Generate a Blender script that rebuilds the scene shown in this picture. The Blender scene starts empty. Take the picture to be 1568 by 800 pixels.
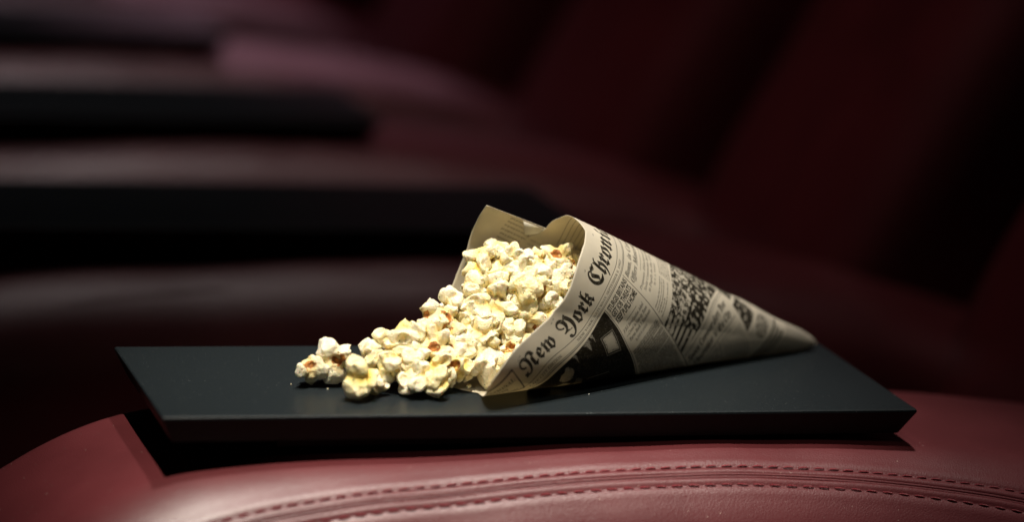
import bpy, bmesh, math, random
import numpy as np
from mathutils import Vector, Matrix, Euler

random.seed(4)
rng = np.random.default_rng(7)
SC = bpy.context.scene
COL = SC.collection

# ------------------------------------------------------------------ camera
# metres; z = 0 is the top of the swivel table, x runs along its long side
CAM = Vector((-0.3069, -1.5116, 0.4330))
YAW, PITCH, ROLL = -0.30695, 0.21965, 0.07263


def cam_axes():
    Rz = Matrix.Rotation(YAW, 3, 'Z')
    f = Rz @ Vector((0, math.cos(PITCH), -math.sin(PITCH)))
    u = Rz @ Vector((0, math.sin(PITCH), math.cos(PITCH)))
    r = Rz @ Vector((1, 0, 0))
    return (math.cos(ROLL) * r + math.sin(ROLL) * u,
            -math.sin(ROLL) * r + math.cos(ROLL) * u, f)


cr_, cu_, cf_ = cam_axes()
cd = bpy.data.cameras.new('camera')
cam = bpy.data.objects.new('camera', cd)
COL.objects.link(cam)
M3 = Matrix((cr_, cu_, -cf_)).transposed()
cam.matrix_world = Matrix.Translation(CAM) @ M3.to_4x4()
cd.sensor_width = 36.0
cd.lens = 5000.0 / 1568.0 * 36.0
cd.clip_start = 0.05
cd.clip_end = 60
cd.dof.use_dof = True
cd.dof.focus_distance = 1.693
cd.dof.aperture_fstop = 2.6
SC.camera = cam

# ------------------------------------------------------------------ world, lamps, exposure
w = bpy.data.worlds.new('World')
SC.world = w
w.use_nodes = True
w.node_tree.nodes['Background'].inputs[0].default_value = (0.35, 0.2, 0.22, 1)
w.node_tree.nodes['Background'].inputs[1].default_value = 0.0035
SC.view_settings.view_transform = 'Standard'
SC.view_settings.look = 'None'
SC.view_settings.exposure = 0.0
SC.view_settings.gamma = 1.0


def spot(name, loc, aim, watt, size, blend, radius, col):
    l = bpy.data.lights.new(name, 'SPOT')
    l.energy = watt
    l.spot_size = math.radians(size)
    l.spot_blend = blend
    l.shadow_soft_size = radius
    l.color = col
    o = bpy.data.objects.new(name, l)
    COL.objects.link(o)
    o.location = loc
    o.rotation_euler = (Vector(aim) - Vector(loc)).to_track_quat('-Z', 'Y').to_euler()
    return o


# ceiling downlights over the row of seats (dimmer further on), plus added fill and accent spots
spot('hall_spot', (-0.26, -0.48, 2.05), (0.15, 0.04, 0), 290, 14, 1.0, 0.012, (1, 0.92, 0.78))
spot('cone_fill', (-0.60, -1.20, 1.35), (0.24, 0.05, 0.03), 26, 11, 1.0, 0.03, (1, 0.94, 0.82))  # added fill near the camera, brightens the cone and popcorn fronts
spot('hall_spot', (0.24, 0.10, 2.3), (0.22, 0.02, 0), 170, 19, 1.0, 0.05, (1, 0.90, 0.82))
spot('hall_spot', (0.20, 0.52, 2.3), (0.20, 0.40, 0), 11, 30, 1.0, 0.25, (1, 0.86, 0.84))
spot('hall_spot', (0.15, 0.90, 2.3), (0.15, 0.78, 0), 20, 30, 1.0, 0.25, (1, 0.86, 0.84))
spot('hall_spot', (0.05, 1.28, 2.3), (0.05, 1.15, 0), 32, 28, 1.0, 0.25, (1, 0.84, 0.86))
spot('hall_spot', (0.22, 1.75, 2.3), (0.25, 1.52, 0), 26, 20, 1.0, 0.2, (1, 0.78, 0.92))
spot('hall_spot', (0.75, 3.3, 1.4), (0.44, 1.42, 0.0), 120, 7.5, 1.0, 0.22, (1, 0.52, 0.68))  # added low lamp from behind, rakes a pink sheen onto a far armrest
spot('hall_spot', (0.45, 0.55, 2.3), (0.85, 0.75, 0.25), 22, 44, 1.0, 0.08, (1, 0.62, 0.60))  # added to brighten the seats on the right
spot('hall_spot', (0.10, 2.0, 2.3), (0.75, 2.0, 0.1), 140, 26, 1.0, 0.08, (1, 0.45, 0.65))  # added pink spot that tints the far seats

# ------------------------------------------------------------------ helpers


def tag(o, label=None, cat=None, group=None, kind=None):
    for k, v in (('label', label), ('category', cat), ('group', group), ('kind', kind)):
        if v:
            o[k] = v
    return o


def empty(name, loc=(0, 0, 0)):
    o = bpy.data.objects.new(name, None)
    COL.objects.link(o)
    o.location = loc
    o.empty_display_size = 0.05
    return o


def mesh_obj(name, verts, faces, mat, parent=None, smooth=True):
    me = bpy.data.meshes.new(name)
    me.from_pydata([tuple(v) for v in verts], [], [tuple(f) for f in faces])
    if mat:
        me.materials.append(mat)
    me.polygons.foreach_set('use_smooth', [smooth] * len(me.polygons))
    me.update()
    o = bpy.data.objects.new(name, me)
    COL.objects.link(o)
    if parent:
        o.parent = parent
    return o


def copy_tree(o, parent=None):
    c = o.copy()
    COL.objects.link(c)
    if parent is not None:
        c.parent = parent
    for ch in list(o.children):
        copy_tree(ch, c)
    return c


def grid_faces(nu, nv):
    i, j = np.meshgrid(np.arange(nu - 1), np.arange(nv - 1), indexing='ij')
    a = i * nv + j
    return np.stack([a, a + nv, a + nv + 1, a + 1], -1).reshape(-1, 4)


def bevel_mod(o, w_, seg=3, angle=30):
    m = o.modifiers.new('bevel', 'BEVEL')
    m.width = w_
    m.segments = seg
    m.limit_method = 'ANGLE'
    m.angle_limit = math.radians(angle)
    return m


def box_mesh(name, x0, x1, y0, y1, z0, z1, mat, parent=None, ins=0.0, bev=0.002, seg=3):
    """box whose underside is inset by ins on every side"""
    v = [(x0 + ins, y0 + ins, z0), (x1 - ins, y0 + ins, z0), (x1 - ins, y1 - ins, z0), (x0 + ins, y1 - ins, z0),
         (x0, y0, z1), (x1, y0, z1), (x1, y1, z1), (x0, y1, z1)]
    f = [(0, 3, 2, 1), (4, 5, 6, 7), (0, 1, 5, 4), (1, 2, 6, 5), (2, 3, 7, 6), (3, 0, 4, 7)]
    o = mesh_obj(name, v, f, mat, parent, smooth=False)
    if bev:
        bevel_mod(o, bev, seg)
    return o


# ------------------------------------------------------------------ materials
def new_mat(name):
    m = bpy.data.materials.new(name)
    m.use_nodes = True
    nt = m.node_tree
    return m, nt, nt.nodes['Principled BSDF']


def node(nt, kind, **kw):
    n = nt.nodes.new(kind)
    for k, v in kw.items():
        if k in n.inputs.keys():
            n.inputs[k].default_value = v
        else:
            setattr(n, k, v)
    return n


def ramp(nt, src, stops):
    r = nt.nodes.new('ShaderNodeValToRGB')
    e = r.color_ramp.elements
    while len(e) < len(stops):
        e.new(0.5)
    for k, (p, c) in enumerate(stops):
        e[k].position = p
        e[k].color = c if len(c) == 4 else (*c, 1)
    nt.links.new(src, r.inputs[0])
    return r


def leather(name, base, rough=0.42, grain=1.0):
    m, nt, b = new_mat(name)
    L = nt.links.new
    tc = node(nt, 'ShaderNodeTexCoord')
    v = node(nt, 'ShaderNodeTexVoronoi', feature='DISTANCE_TO_EDGE')
    v.inputs['Scale'].default_value = 620
    n0 = node(nt, 'ShaderNodeTexNoise', Scale=260, Detail=4)
    mx = nt.nodes.new('ShaderNodeVectorMath')
    mx.operation = 'MULTIPLY_ADD'
    L(n0.outputs['Color'], mx.inputs[0])
    mx.inputs[1].default_value = (0.002, 0.002, 0.002)
    L(tc.outputs['Object'], mx.inputs[2])
    L(tc.outputs['Object'], n0.inputs['Vector'])
    L(mx.outputs[0], v.inputs['Vector'])
    n1 = node(nt, 'ShaderNodeTexNoise', Scale=14, Detail=5)
    L(tc.outputs['Object'], n1.inputs['Vector'])
    r = ramp(nt, n1.outputs['Fac'], [(0.3, tuple(c * 0.82 for c in base)), (0.7, tuple(c * 1.12 for c in base))])
    # dust specks
    n2 = node(nt, 'ShaderNodeTexNoise', Scale=900, Detail=1)
    L(tc.outputs['Object'], n2.inputs['Vector'])
    r2 = ramp(nt, n2.outputs['Fac'], [(0.78, (0, 0, 0)), (0.82, (1, 1, 1))])
    mc = node(nt, 'ShaderNodeMixRGB')
    L(r2.outputs[0], mc.inputs[0])
    L(r.outputs[0], mc.inputs[1])
    mc.inputs[2].default_value = (0.55, 0.42, 0.36, 1)
    L(mc.outputs[0], b.inputs['Base Color'])
    rr = ramp(nt, n1.outputs['Fac'], [(0.25, (rough - 0.02,) * 3), (0.75, (rough + 0.04,) * 3)])
    L(rr.outputs[0], b.inputs['Roughness'])
    rv = ramp(nt, v.outputs['Distance'], [(0.0, (0, 0, 0)), (0.25, (1, 1, 1))])
    bp = node(nt, 'ShaderNodeBump', Strength=0.22 * grain, Distance=0.00025)
    L(rv.outputs[0], bp.inputs['Height'])
    bp2 = node(nt, 'ShaderNodeBump', Strength=0.10, Distance=0.003)
    L(n1.outputs['Fac'], bp2.inputs['Height'])
    L(bp.outputs[0], bp2.inputs['Normal'])
    L(bp2.outputs[0], b.inputs['Normal'])
    b.inputs['Specular IOR Level'].default_value = 0.85
    return m


M_LEATHER = leather('burgundy_leather', (0.105, 0.015, 0.019))
M_SEAT = leather('seat_leather', (0.13, 0.013, 0.018), 0.5)
M_STITCH, _nt, _b = new_mat('red_thread')
_b.inputs['Base Color'].default_value = (0.20, 0.018, 0.028, 1)
_b.inputs['Roughness'].default_value = 0.5
_w = node(_nt, 'ShaderNodeTexWave', Scale=900, Distortion=1)
_tc = node(_nt, 'ShaderNodeTexCoord')
_nt.links.new(_tc.outputs['Object'], _w.inputs['Vector'])
_bp = node(_nt, 'ShaderNodeBump', Strength=0.5, Distance=0.0003)
_nt.links.new(_w.outputs['Fac'], _bp.inputs['Height'])
_nt.links.new(_bp.outputs[0], _b.inputs['Normal'])

M_TRAY, _nt, _b = new_mat('charcoal_laminate')
_tc = node(_nt, 'ShaderNodeTexCoord')
_n = node(_nt, 'ShaderNodeTexNoise', Scale=900, Detail=3)
_nt.links.new(_tc.outputs['Object'], _n.inputs['Vector'])
_n2 = node(_nt, 'ShaderNodeTexNoise', Scale=1500, Detail=0)
_nt.links.new(_tc.outputs['Object'], _n2.inputs['Vector'])
_r = ramp(_nt, _n.outputs['Fac'], [(0.3, (0.0085, 0.0120, 0.0140)), (0.75, (0.013, 0.0178, 0.0205))])
_r2 = ramp(_nt, _n2.outputs['Fac'], [(0.83, (0, 0, 0)), (0.86, (1, 1, 1))])
_mc = node(_nt, 'ShaderNodeMixRGB')
_nt.links.new(_r2.outputs[0], _mc.inputs[0])
_nt.links.new(_r.outputs[0], _mc.inputs[1])
_mc.inputs[2].default_value = (0.22, 0.24, 0.24, 1)
_nt.links.new(_mc.outputs[0], _b.inputs['Base Color'])
_n3 = node(_nt, 'ShaderNodeTexNoise', Scale=7, Detail=4)
_nt.links.new(_tc.outputs['Object'], _n3.inputs['Vector'])
_r3 = ramp(_nt, _n3.outputs['Fac'], [(0.3, (0.40,) * 3), (0.7, (0.47,) * 3)])
_nt.links.new(_r3.outputs[0], _b.inputs['Roughness'])
_b.inputs['Specular IOR Level'].default_value = 0.22
_bp = node(_nt, 'ShaderNodeBump', Strength=0.35, Distance=0.0003)
_nt.links.new(_n.outputs['Fac'], _bp.inputs['Height'])
_nt.links.new(_bp.outputs[0], _b.inputs['Normal'])

M_EDGE, _nt, _b = new_mat('black_edge')
_b.inputs['Base Color'].default_value = (0.005, 0.004, 0.0045, 1)
_b.inputs['Specular IOR Level'].default_value = 0.15
_b.inputs['Roughness'].default_value = 0.5
M_BLACK, _nt, _b = new_mat('black_plastic')
_b.inputs['Base Color'].default_value = (0.008, 0.008, 0.008, 1)
_b.inputs['Roughness'].default_value = 0.55
M_CARPET, _nt, _b = new_mat('dark_carpet')
_tc = node(_nt, 'ShaderNodeTexCoord')
_n = node(_nt, 'ShaderNodeTexNoise', Scale=180, Detail=3)
_nt.links.new(_tc.outputs['Object'], _n.inputs['Vector'])
_r = ramp(_nt, _n.outputs['Fac'], [(0.3, (0.008, 0.006, 0.007)), (0.7, (0.022, 0.014, 0.016))])
_nt.links.new(_r.outputs[0], _b.inputs['Base Color'])
_b.inputs['Roughness'].default_value = 0.95
M_WALL, _nt, _b = new_mat('plum_wall')
_n = node(_nt, 'ShaderNodeTexNoise', Scale=3, Detail=3)
_r = ramp(_nt, _n.outputs['Fac'], [(0.3, (0.045, 0.012, 0.02)), (0.7, (0.06, 0.018, 0.03))])
_nt.links.new(_r.outputs[0], _b.inputs['Base Color'])
_b.inputs['Roughness'].default_value = 0.9

# ------------------------------------------------------------------ the hall around the seats
tag(mesh_obj('floor', [(-4, -3, -0.62), (6, -3, -0.62), (6, 8, -0.62), (-4, 8, -0.62)], [(0, 1, 2, 3)], M_CARPET, smooth=False), kind='structure')
tag(mesh_obj('wall', [(-4, 7, -0.62), (6, 7, -0.62), (6, 7, 3.0), (-4, 7, 3.0)], [(0, 1, 2, 3)], M_WALL, smooth=False), kind='structure')

# ------------------------------------------------------------------ armrest with padded leather top
CX_ = [-.16, -.14, -.115, -.09, -.058, -.03, .005, .05, .10, .15, .20, .29, .35, .40, .446, .53, .60, .68, .76]
CZ_ = [-.22, -.145, -.105, -.083, -.0622, -.0445, -.0320, -.0262, -.0237, -.0232, -.0205, -.0177, -.0190, -.0215, -.0244, -.0335, -.046, -.066, -.090]


def crown(x):
    x = np.asarray(x, float)
    s = 0
    for d in (-.014, -.007, 0, .007, .014):
        s = s + np.interp(x + d, CX_, CZ_)
    return s / 5


YF, RF = 0.012, 0.062         # front roll starts, radius
YB, RB = 0.120, 0.026         # back roll


def seam_y(x):
    return -0.021 - 0.012 * ((x - 0.25) / 0.22) ** 2


def seam_s(x):
    """arc length past YF of the seam"""
    dy = np.clip((YF - seam_y(x)) / RF, -1, 0.995)
    return RF * np.arcsin(dy)


def pad_profile(s, x):
    """s = arc length forward of YF (negative: backward over the top); returns y, z"""
    s = np.asarray(s, float)
    c = crown(x)
    a = np.clip(s / RF, 0, math.pi / 2)
    y = YF - RF * np.sin(a)
    z = c - RF * (1 - np.cos(a))
    over = np.maximum(s - RF * math.pi / 2, 0)
    z = z - over
    flat = np.maximum(-s, 0)
    top = YB - YF
    y = np.where(s < 0, YF + np.minimum(flat, top), y)
    sb = np.maximum(flat - top, 0)
    ab = np.clip(sb / RB, 0, math.pi / 2)
    y = np.where(sb > 0, YB + RB * np.sin(ab), y)
    z = np.where(sb > 0, c - RB * (1 - np.cos(ab)) - np.maximum(sb - RB * math.pi / 2, 0), z)
    return y, z


def pad_point(x, s, lift=0.0):
    e = 5e-4
    y, z = pad_profile(s, x)
    y1, z1 = pad_profile(s + e, x)
    z2 = pad_profile(s, x + e)[1]
    ty, tz = (y1 - y) / e, (z1 - z) / e
    tx = np.array([1.0, 0, (z2 - z) / e])
    n = np.cross(np.array([0, ty, tz]), tx)
    n = n / np.linalg.norm(n)
    if n[2] < 0 and s < RF * 1.5:
        n = -n
    return np.array([x, y, z]) + n * lift, n


def make_pad(parent, fine=True):
    NX, NS = (260, 230) if fine else (90, 70)
    xs = np.linspace(-.16, .76, NX)
    t = np.linspace(0, 1, NS)
    s_nodes = np.interp(t, [0, .16, .36, .46, .78, 1.0], [-.20, -.15, -.012, .012, .062, .24])
    X, S = np.meshgrid(xs, s_nodes, indexing='ij')
    Y, Z = pad_profile(S, X)
    # soft swell of the padding between the seams
    d = S - seam_s(X)
    groove = -0.0016 * np.exp(-(d / 0.0011) ** 2) + 0.0005 * np.exp(-((np.abs(d) - 0.0030) / 0.0018) ** 2) \
        - 0.0005 * np.exp(-((np.abs(d) - 0.0062) / 0.0010) ** 2) + 0.0003 * np.exp(-((np.abs(d) - 0.0105) / 0.003) ** 2)
    if not fine:
        groove = groove * 0
    e = 1e-3
    Y1, Z1 = pad_profile(S + e, X)
    ny, nz = -(Z1 - Z), (Y1 - Y)
    l = np.sqrt(ny ** 2 + nz ** 2) + 1e-12
    ny, nz = -ny / l, -nz / l
    Y = Y + ny * groove
    Z = Z + nz * groove
    # gentle unevenness of hand-fitted leather
    Z = Z + 0.0003 * np.sin(X * 31 + 1.3) * np.cos(Y * 27) + 0.00012 * np.sin(X * 93 + Y * 60)
    v = np.stack([X, Y, Z], -1).reshape(-1, 3)
    o = mesh_obj('leather_pad', v, grid_faces(NX, NS)[:, ::-1], M_LEATHER, parent)
    return o


def make_stitch():
    # one short thread lying across x, slightly bowed, ends diving into the leather
    n, k = 7, 6
    v, f = [], []
    L_, r_ = 0.0058, 0.00058
    for i in range(n):
        t = i / (n - 1) * 2 - 1
        rr = r_ * (1 - 0.55 * abs(t) ** 3)
        for j in range(k):
            a = 2 * math.pi * j / k
            v.append((t * L_ / 2, math.cos(a) * rr, math.sin(a) * rr * 0.8 + 0.0002 * (1 - t * t) - 0.0003 * abs(t) ** 4))
    for i in range(n - 1):
        for j in range(k):
            f.append((i * k + j, i * k + (j + 1) % k, (i + 1) * k + (j + 1) % k, (i + 1) * k + j))
    me = bpy.data.meshes.new('stitch')
    me.from_pydata(v, [], f)
    me.materials.append(M_STITCH)
    me.polygons.foreach_set('use_smooth', [True] * len(me.polygons))
    return me


def tube(name, pts, r, mat, parent, k=8):
    v, f = [], []
    pts = [Vector(p) for p in pts]
    for i, p in enumerate(pts):
        t = (pts[min(i + 1, len(pts) - 1)] - pts[max(i - 1, 0)]).normalized()
        a = t.orthogonal().normalized() if i == 0 else (a - t * a.dot(t)).normalized()
        b = t.cross(a)
        for j in range(k):
            q = 2 * math.pi * j / k
            v.append(p + (a * math.cos(q) + b * math.sin(q)) * r)
    for i in range(len(pts) - 1):
        for j in range(k):
            f.append((i * k + j, i * k + (j + 1) % k, (i + 1) * k + (j + 1) % k, (i + 1) * k + j))
    return mesh_obj(name, v, f, mat, parent)


def make_armrest(fine):
    root = empty('armrest', (0, 0, -0.62))
    off = Vector((0, 0, 0.62))
    p = make_pad(root, fine)
    p.location = off
    xs = np.linspace(-.125, .74, 120 if fine else 40)
    for sgn in (-1, 1):
        pts = [pad_point(x, float(seam_s(x)) + sgn * 0.0009, -0.0007)[0] for x in xs]
        wl = tube('welt', pts, 0.0009, M_LEATHER, root)
        wl.location = off
    if fine:
        me = make_stitch()
        for sgn, pitch, ds in ((-1, 0.0082, 0.0062), (1, 0.0088, 0.0062)):
            x = -0.02
            while x < 0.60:
                s0 = float(seam_s(x)) + sgn * ds
                P, n = pad_point(x, s0, 0.0002)
                P2, _ = pad_point(x + 0.002, float(seam_s(x + 0.002)) + sgn * ds, 0.0002)
                t = Vector(P2 - P).normalized()
                nn = Vector(n)
                b = nn.cross(t).normalized()
                nn = t.cross(b)
                R = Matrix((t, b, nn)).transposed()
                o = bpy.data.objects.new('stitch', me)
                COL.objects.link(o)
                o.parent = root
                rot = R @ Matrix.Rotation(random.uniform(.02, .12) * -sgn, 3, 'Z')
                o.matrix_local = Matrix.Translation(Vector(P) + off) @ rot.to_4x4()
                x += pitch * random.uniform(0.96, 1.04)
    bd = box_mesh('base', -.10, .74, -.030, .128, 0.0, 0.52, M_SEAT, root, 0, 0.012)
    return root


arm = make_armrest(True)
tag(arm, 'burgundy leather padded armrest with twin stitched seam under the popcorn tray', 'armrest', 'padded armrests along the row')
arm_far = make_armrest(False)
ROW = [(-.042, .425, 0), (-.085, .795, 0), (-.120, 1.175, 0), (-.155, 1.58, 0)]
alabels = ['blurred leather armrest directly behind the popcorn cone, second from the front',
           'blurred leather armrest third from the front, behind the second dark tray',
           'blurred leather armrest fourth from the front, near the top left',
           'farthest blurred leather armrest, at the top edge of the photo on the left']
for i, (dx, dy, rz) in enumerate(ROW):
    a = arm_far if i == 0 else copy_tree(arm_far)
    a.location = (dx, dy, -0.62)
    tag(a, alabels[i], 'armrest', 'padded armrests along the row')

# ------------------------------------------------------------------ swivel tables (trays)


def make_tray():
    root = empty('tray_table', (0, 0, -0.02))
    off = 0.02
    Wt, Dt = 0.40, 0.136
    v = []
    # top slab: thin top lip, then undercut sides
    for z, ins in ((0, 0.0006), (-0.0006, 0), (-0.0016, 0), (-0.0146, 0.0066), (-0.0150, 0.0074)):
        v += [(ins, ins, z), (Wt - ins, ins, z), (Wt - ins, Dt - ins, z), (ins, Dt - ins, z)]
    f = [(0, 1, 2, 3), (19, 18, 17, 16)]
    for k in range(4):
        for j in range(4):
            a, b = k * 4 + j, k * 4 + (j + 1) % 4
            f.append((a, a + 4, b + 4, b))
    top = mesh_obj('table_top', v, f, M_TRAY, root, smooth=False)
    top.data.materials.append(M_EDGE)
    for i_, p_ in enumerate(top.data.polygons):
        if i_ == 1 or i_ >= 2 + 8:
            p_.material_index = 1
    top.location.z = off
    m = box_mesh('mounting_plate', .09, .30, .030, .115, -0.0185, -0.0154, M_BLACK, root, 0.001, 0.001)
    m.location.z = off
    m = box_mesh('base_rail', .06, .345, .012, .030, -0.0200, -0.0156, M_EDGE, root, 0.001, 0.001)
    m.location.z = off
    m = box_mesh('pivot', .15, .22, .045, .100, -0.030, -0.0189, M_BLACK, root, 0.002, 0.002)
    m.location.z = off
    return root


tray = make_tray()
tag(tray, 'dark charcoal rectangular tray table carrying the popcorn and paper cone', 'tray table', 'tray tables on the armrests')
tlabels = ['blurred dark tray table just behind the paper cone, second from the front',
           'blurred dark tray table third from the front',
           'blurred small dark tray table fourth from the front, top left',
           'farthest blurred dark tray table at the top left edge']
for i, (dx, dy, rz) in enumerate(ROW):
    t = copy_tree(tray)
    t.location = (dx, dy, -0.02)
    tag(t, tlabels[i], 'tray table')

# ------------------------------------------------------------------ seats between the armrests


def make_seat():
    root = empty('cinema_seat', (0, 0, -0.62))

    def cushion(name, c, size, tilt, n=4):
        bm = bmesh.new()
        bmesh.ops.create_cube(bm, size=1)
        bmesh.ops.subdivide_edges(bm, edges=bm.edges, cuts=5, use_grid_fill=True)
        for q in bm.verts:
            p = q.co * 2
            l = (abs(p.x) ** 6 + abs(p.y) ** 6 + abs(p.z) ** 6) ** (1 / 6)
            q.co = Vector((p.x, p.y, p.z)) / max(l, 1e-6) * max(abs(p.x), abs(p.y), abs(p.z)) / 2
            q.co.x *= size[0]
            q.co.y *= size[1]
            q.co.z *= size[2]
        me = bpy.data.meshes.new(name)
        bm.to_mesh(me)
        bm.free()
        me.materials.append(M_SEAT)
        me.polygons.foreach_set('use_smooth', [True] * len(me.polygons))
        o = bpy.data.objects.new(name, me)
        COL.objects.link(o)
        o.parent = root
        o.location = c
        o.rotation_euler = (0, tilt, 0)
        return o
    cushion('seat', (.22, 0, .30), (.66, .19, .20), 0)
    cushion('backrest', (.86, 0, .82), (.17, .30, .95), 0.50)
    cushion('headrest', (1.10, 0, 1.30), (.15, .27, .26), 0.50)
    box_mesh('plinth', -.05, .62, -.09, .09, 0.0, .20, M_BLACK, root, 0, 0.004)
    return root


seat = make_seat()
SE = [(-.02, .28), (-.060, .675), (-.10, 1.05), (-.135, 1.44), (-.175, 1.84)]
slabels = ['dark red leather cinema seat behind the front armrest, at the right edge',
           'blurred dark red cinema seat second from the front, on the right',
           'blurred red cinema seat third from the front, above the cone',
           'blurred red cinema seat fourth from the front, at the top middle',
           'farthest blurred cinema seat at the top left']
for i, (x, y) in enumerate(SE):
    s = seat if i == 0 else copy_tree(seat)
    s.location = (x, y, -0.62)
    tag(s, slabels[i], 'cinema seat', 'cinema seats along the row')

# ------------------------------------------------------------------ newspaper print
PX = 9.0                    # pixels per millimetre
U0, U1, V0, V1 = -60.0, 200.0, -10.0, 200.0
IW, IH = int((U1 - U0) * PX), int((V1 - V0) * PX)


class Page:
    def __init__(self):
        self.ink = np.zeros((IH, IW), np.float32)

    def box(self, u0, u1, v0, v1, a=1.0):
        x0, x1 = (u0 - U0) * PX, (u1 - U0) * PX
        y0, y1 = (v0 - V0) * PX, (v1 - V0) * PX
        xi0, xi1, yi0, yi1 = [max(0, int(math.floor(q))) for q in (x0, x1, y0, y1)]
        xi1, yi1 = min(xi1, IW - 1), min(yi1, IH - 1)
        if xi1 < xi0 or yi1 < yi0:
            return
        cx = np.clip(np.minimum(np.arange(xi0, xi1 + 1) + 1, x1) - np.maximum(np.arange(xi0, xi1 + 1), x0), 0, 1)
        cy = np.clip(np.minimum(np.arange(yi0, yi1 + 1) + 1, y1) - np.maximum(np.arange(yi0, yi1 + 1), y0), 0, 1)
        sub = self.ink[yi0:yi1 + 1, xi0:xi1 + 1]
        np.maximum(sub, (cy[:, None] * cx[None, :] * a).astype(np.float32), out=sub)

    def tri(self, P, a=1.0):
        P = np.asarray(P, float)
        q = np.stack([(P[:, 0] - U0) * PX, (P[:, 1] - V0) * PX], 1)
        x0, y0 = np.floor(q.min(0)).astype(int) - 1
        x1, y1 = np.ceil(q.max(0)).astype(int) + 1
        x0, y0 = max(x0, 0), max(y0, 0)
        x1, y1 = min(x1, IW), min(y1, IH)
        if x1 <= x0 or y1 <= y0:
            return
        X, Y = np.meshgrid(np.arange(x0, x1) + .5, np.arange(y0, y1) + .5)
        A, B, C_ = q
        ar = (B[0] - A[0]) * (C_[1] - A[1]) - (B[1] - A[1]) * (C_[0] - A[0])
        if abs(ar) < 1e-9:
            return
        if ar < 0:
            B, C_ = C_, B
        m = None
        for p, r in ((A, B), (B, C_), (C_, A)):
            d = (r[0] - p[0]) * (Y - p[1]) - (r[1] - p[1]) * (X - p[0])
            d = d / (math.hypot(*(r - p)) + 1e-9)
            m = d if m is None else np.minimum(m, d)
        cov = np.clip(m + .62, 0, 1) * a
        sub = self.ink[y0:y1, x0:x1]
        np.maximum(sub, cov.astype(np.float32), out=sub)

    def poly(self, P, a=1.0):
        for k in range(1, len(P) - 1):
            self.tri([P[0], P[k], P[k + 1]], a)

    def text(self, s, u, v, h, width=None, a=1.0, cap=0.70, bold=0.0):
        """text with its baseline at v, left end at u, capitals h mm tall, squeezed to width mm"""
        c = bpy.data.curves.new('t', 'FONT')
        c.body = s
        c.resolution_u = 3
        c.offset = bold
        o = bpy.data.objects.new('t', c)
        me = o.to_mesh()
        me.calc_loop_triangles()
        V = np.array([q.co[:2] for q in me.vertices]).reshape(-1, 2)
        T = [tuple(q.vertices) for q in me.loop_triangles]
        o.to_mesh_clear()
        bpy.data.objects.remove(o)
        bpy.data.curves.remove(c)
        if not len(V):
            return
        k = h / cap
        sx = k if width is None else width / max(V[:, 0].max(), 1e-6)
        for t in T:
            p = V[list(t)]
            self.tri(np.stack([u + p[:, 0] * sx, v - p[:, 1] * k], 1), a)

    def body(self, u0, u1, v0, v1, line=1.7, h=0.95, a=.92):
        """columns of body copy far too small to read: rows of word-long broken dashes"""
        v = v0
        while v + h < v1:
            u = u0 + (1.2 if random.random() < .12 else 0)
            end = u1 - (random.uniform(0, (u1 - u0) * .5) if random.random() < .12 else random.uniform(0, .4))
            while u < end:
                wl = random.uniform(.9, 3.2)
                q = u
                while q < min(u + wl, end):
                    g = random.uniform(.28, .5)
                    hh = h * random.choice((.62, .66, .7, 1.0, .66))
                    self.box(q, q + g * .72, v + h - hh, v + h, a * random.uniform(.65, 1))
                    if random.random() < .55:
                        self.box(q, q + g, v + h - .66 * h, v + h - .48 * h, a)
                    q += g
                u += wl + .42
            v += line


def fr(s):
    return ''.join(chr(0x1D56C + ord(c) - 65) if c.isupper() else chr(0x1D586 + ord(c) - 97) if c.islower() else c for c in s)


def sb(s):
    return ''.join(chr(0x1D400 + ord(c) - 65) if 'A' <= c <= 'Z' else chr(0x1D41A + ord(c) - 97) if 'a' <= c <= 'z' else chr(0x1D7CE + ord(c) - 48) if c.isdigit() else c for c in s)


def si(s):
    return ''.join(chr(0x1D468 + ord(c) - 65) if 'A' <= c <= 'Z' else chr(0x1D482 + ord(c) - 97) if 'a' <= c <= 'z' else c for c in s)


def vnoise(shape, cell, seed=0):
    r = np.random.default_rng(seed)
    gh, gw = int(shape[0] / cell) + 3, int(shape[1] / cell) + 3
    g = r.random((gh, gw))
    y = np.arange(shape[0]) / cell
    x = np.arange(shape[1]) / cell
    yi, xi = y.astype(int), x.astype(int)
    fy, fx = y - yi, x - xi
    fy, fx = fy * fy * (3 - 2 * fy), fx * fx * (3 - 2 * fx)
    a = g[yi][:, xi] * (1 - fx) + g[yi][:, xi + 1] * fx
    b = g[yi + 1][:, xi] * (1 - fx) + g[yi + 1][:, xi + 1] * fx
    return a * (1 - fy[:, None]) + b * fy[:, None]


def photo_patch(pg, u0, u1, v0, v1, fn):
    x0, x1 = int((u0 - U0) * PX), int((u1 - U0) * PX)
    y0, y1 = int((v0 - V0) * PX), int((v1 - V0) * PX)
    x1, y1 = min(x1, IW), min(y1, IH)
    sh = (y1 - y0, x1 - x0)
    Y, X = np.meshgrid(v0 + np.arange(sh[0]) / PX, u0 + np.arange(sh[1]) / PX, indexing='ij')
    pg.ink[y0:y1, x0:x1] = np.clip(fn(X, Y, sh), 0, 1)


pg = Page()
# masthead
for (wd, u, wdt) in (('New', 8, 26.5), ('York', 40, 32), ('Chronicle', 78, 54)):
    pg.text(fr(wd), u, 16.5, 10.2, wdt, 1.0, bold=0.014)
for (uu, vv) in ((9, 5.0), (11, 4.2), (39, 4.4), (41.5, 3.4), (80, 4.0), (107, 4.5)):
    pg.tri([(uu, vv), (uu + 1.7, vv - .8), (uu + 1.6, vv - .1)], .8)
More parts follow.
